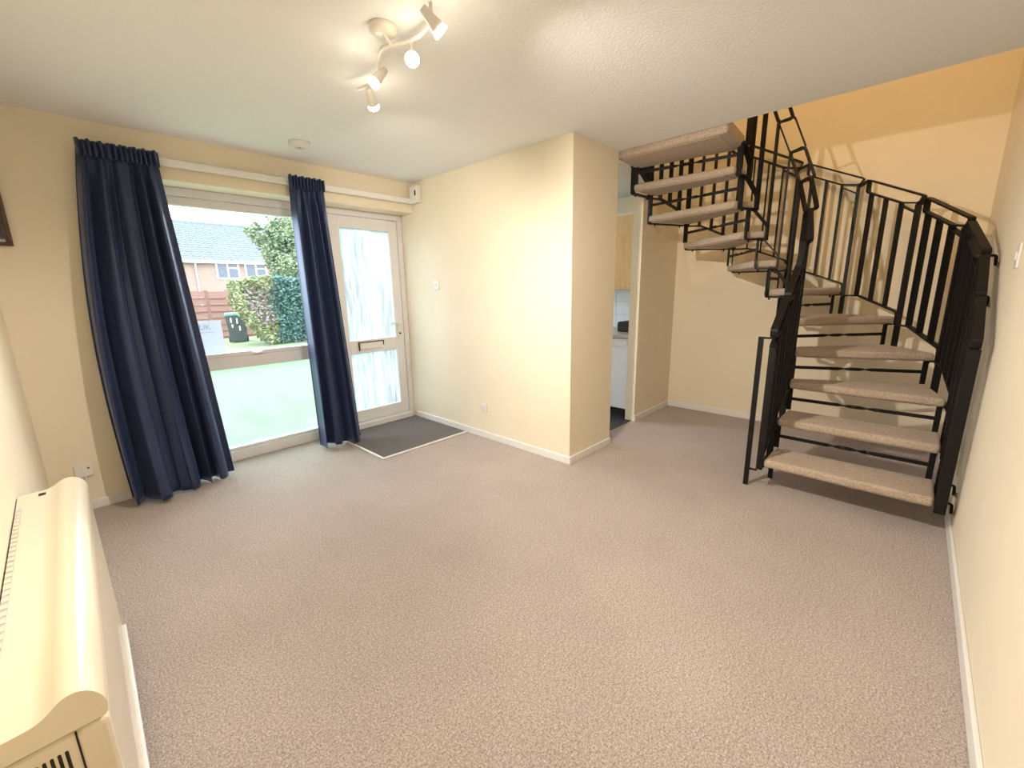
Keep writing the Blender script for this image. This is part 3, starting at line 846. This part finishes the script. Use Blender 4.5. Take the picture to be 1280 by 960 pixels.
for dx, z0, z1 in ((-.16, .50, .64), (-.14, .34, .44), (.0, .46, .62), (.05, .24, .38)):
    MB().box((bx+dx, by-.345+.08*(1-(z0+.15)/.85)-.0, z0), (bx+dx+.035, by-.20, z1)).build('number_stroke', 'white_print', bn)

bn.rotation_euler.z = R(-14)
fn = thing('garden_fence', 'brown horizontal board fence panels behind the bin', 'fence', (1.0, 14, -.4))
fy = 14.0
for px_ in (-2.6, -.75, 1.1, 2.95):
    box('fence_post', (px_-.05, fy-.02, -.4), (px_+.05, fy+.08, 1.52), 'fence', fn)
pr = random.Random(2)
for x0 in (-2.55, -.70, 1.15):
    for i in range(8):
        z = -.3+i*.222
        tl = pr.uniform(-.02, .02)
        MB().add([(x0, fy-.055, z), (x0+1.75, fy-.055, z+tl), (x0+1.75, fy+.002, z+.215+tl), (x0, fy+.002, z+.215),
                  (x0, fy-.035, z), (x0+1.75, fy-.035, z+tl), (x0+1.75, fy+.022, z+.215+tl), (x0, fy+.022, z+.215)],
                 [(0,1,2,3),(7,6,5,4),(0,4,5,1),(1,5,6,2),(2,6,7,3),(3,7,4,0)]).build('fence_board', 'fence', fn)
    box('batten', (x0+.85, fy-.085, -.3), (x0+.90, fy-.05, 1.48), 'fence', fn)

# brick house across the garden
hs = thing('brick_house', 'pinkish brick house with grey tiled roof beyond the fence', 'house', (4, 34, -2))
HY = 32.0
EZ = 3.69
box('wall', (-10, HY, -2), (22, HY+7, EZ-.05), 'brick', hs)
roof = MB()
nr = 17; RZ, RYd = 6.55, 3.7
for i in range(nr):
    y0 = HY-.35+i*(RYd+.35)/nr; y1 = HY-.35+(i+1)*(RYd+.35)/nr
    za = EZ+(RZ-EZ)*i/nr; zb = EZ+(RZ-EZ)*(i+1)/nr
    n = 90
    def xw(j): return -10.4+33*j/n
    for j in range(n):
        x0, x1 = xw(j), xw(j+1); xm = (x0+x1)/2
        roof.add([(x0,y0,za+.07),(xm,y0,za+.15),(x1,y0,za+.07),(x1,y1,zb+.005),(xm,y1,zb+.055),(x0,y1,zb+.005),(x0,y0,za-.03),(x1,y0,za-.03)],
                 [(0,1,4,5),(1,2,3,4),(0,6,7,2,1)])
roof_o = roof.build('roof_tiles', 'rooftile', hs); roof_o['kind'] = 'stuff'
MB().add([(-10.4,HY-.35,EZ-.02),(22.6,HY-.35,EZ-.02),(22.6,HY+RYd,RZ-.03),(-10.4,HY+RYd,RZ-.03),(22.6,HY+7.4,EZ),(-10.4,HY+7.4,EZ)], [(0,1,2,3),(3,2,4,5),(0,3,5),(1,4,2)]).build('roof_deck', 'rooftile', hs)
MB().tube([(-10.4, HY+RYd, RZ+.02), (22.6, HY+RYd, RZ+.02)], .12, 10).build('ridge', 'rooftile', hs)
box('fascia', (-10.4, HY-.34, EZ-.20), (22.6, HY-.28, EZ+.0), 'fascia', hs)
MB().tube([(-10.4, HY-.40, EZ-.05), (22.6, HY-.40, EZ-.05)], .06, 8).build('gutter', 'gutter', hs)
MB().tube([(4.45, HY-.38, EZ-.08), (4.47, HY-.08, EZ-.5), (4.5, HY-.08, -2)], .05, 8).build('drainpipe', 'gutter', hs)
def hwin(x0, x1, z0, z1):
    w = box('house_window', (x0, HY-.06, z0), (x1, HY+.02, z1), 'fascia', hs)
    xm = x0+(x1-x0)*.50; t_ = .11
    box('pane', (x0+t_, HY-.075, z0+t_), (xm-t_*.5, HY-.055, z1-t_), 'darkglass', w)
    zz = z1-(z1-z0)*.34
    box('pane', (xm+t_*.5, HY-.075, z0+t_), (x1-t_, HY-.055, zz-t_*.4), 'darkglass', w)
    box('pane', (xm+t_*.5, HY-.075, zz+t_*.4), (x1-t_, HY-.055, z1-t_), 'darkglass', w)
    return w
hwin(5.62, 7.05, 2.44, 3.60)
hwin(7.40, 8.85, 2.44, 3.60)
hwin(1.2, 2.6, 2.44, 3.60)
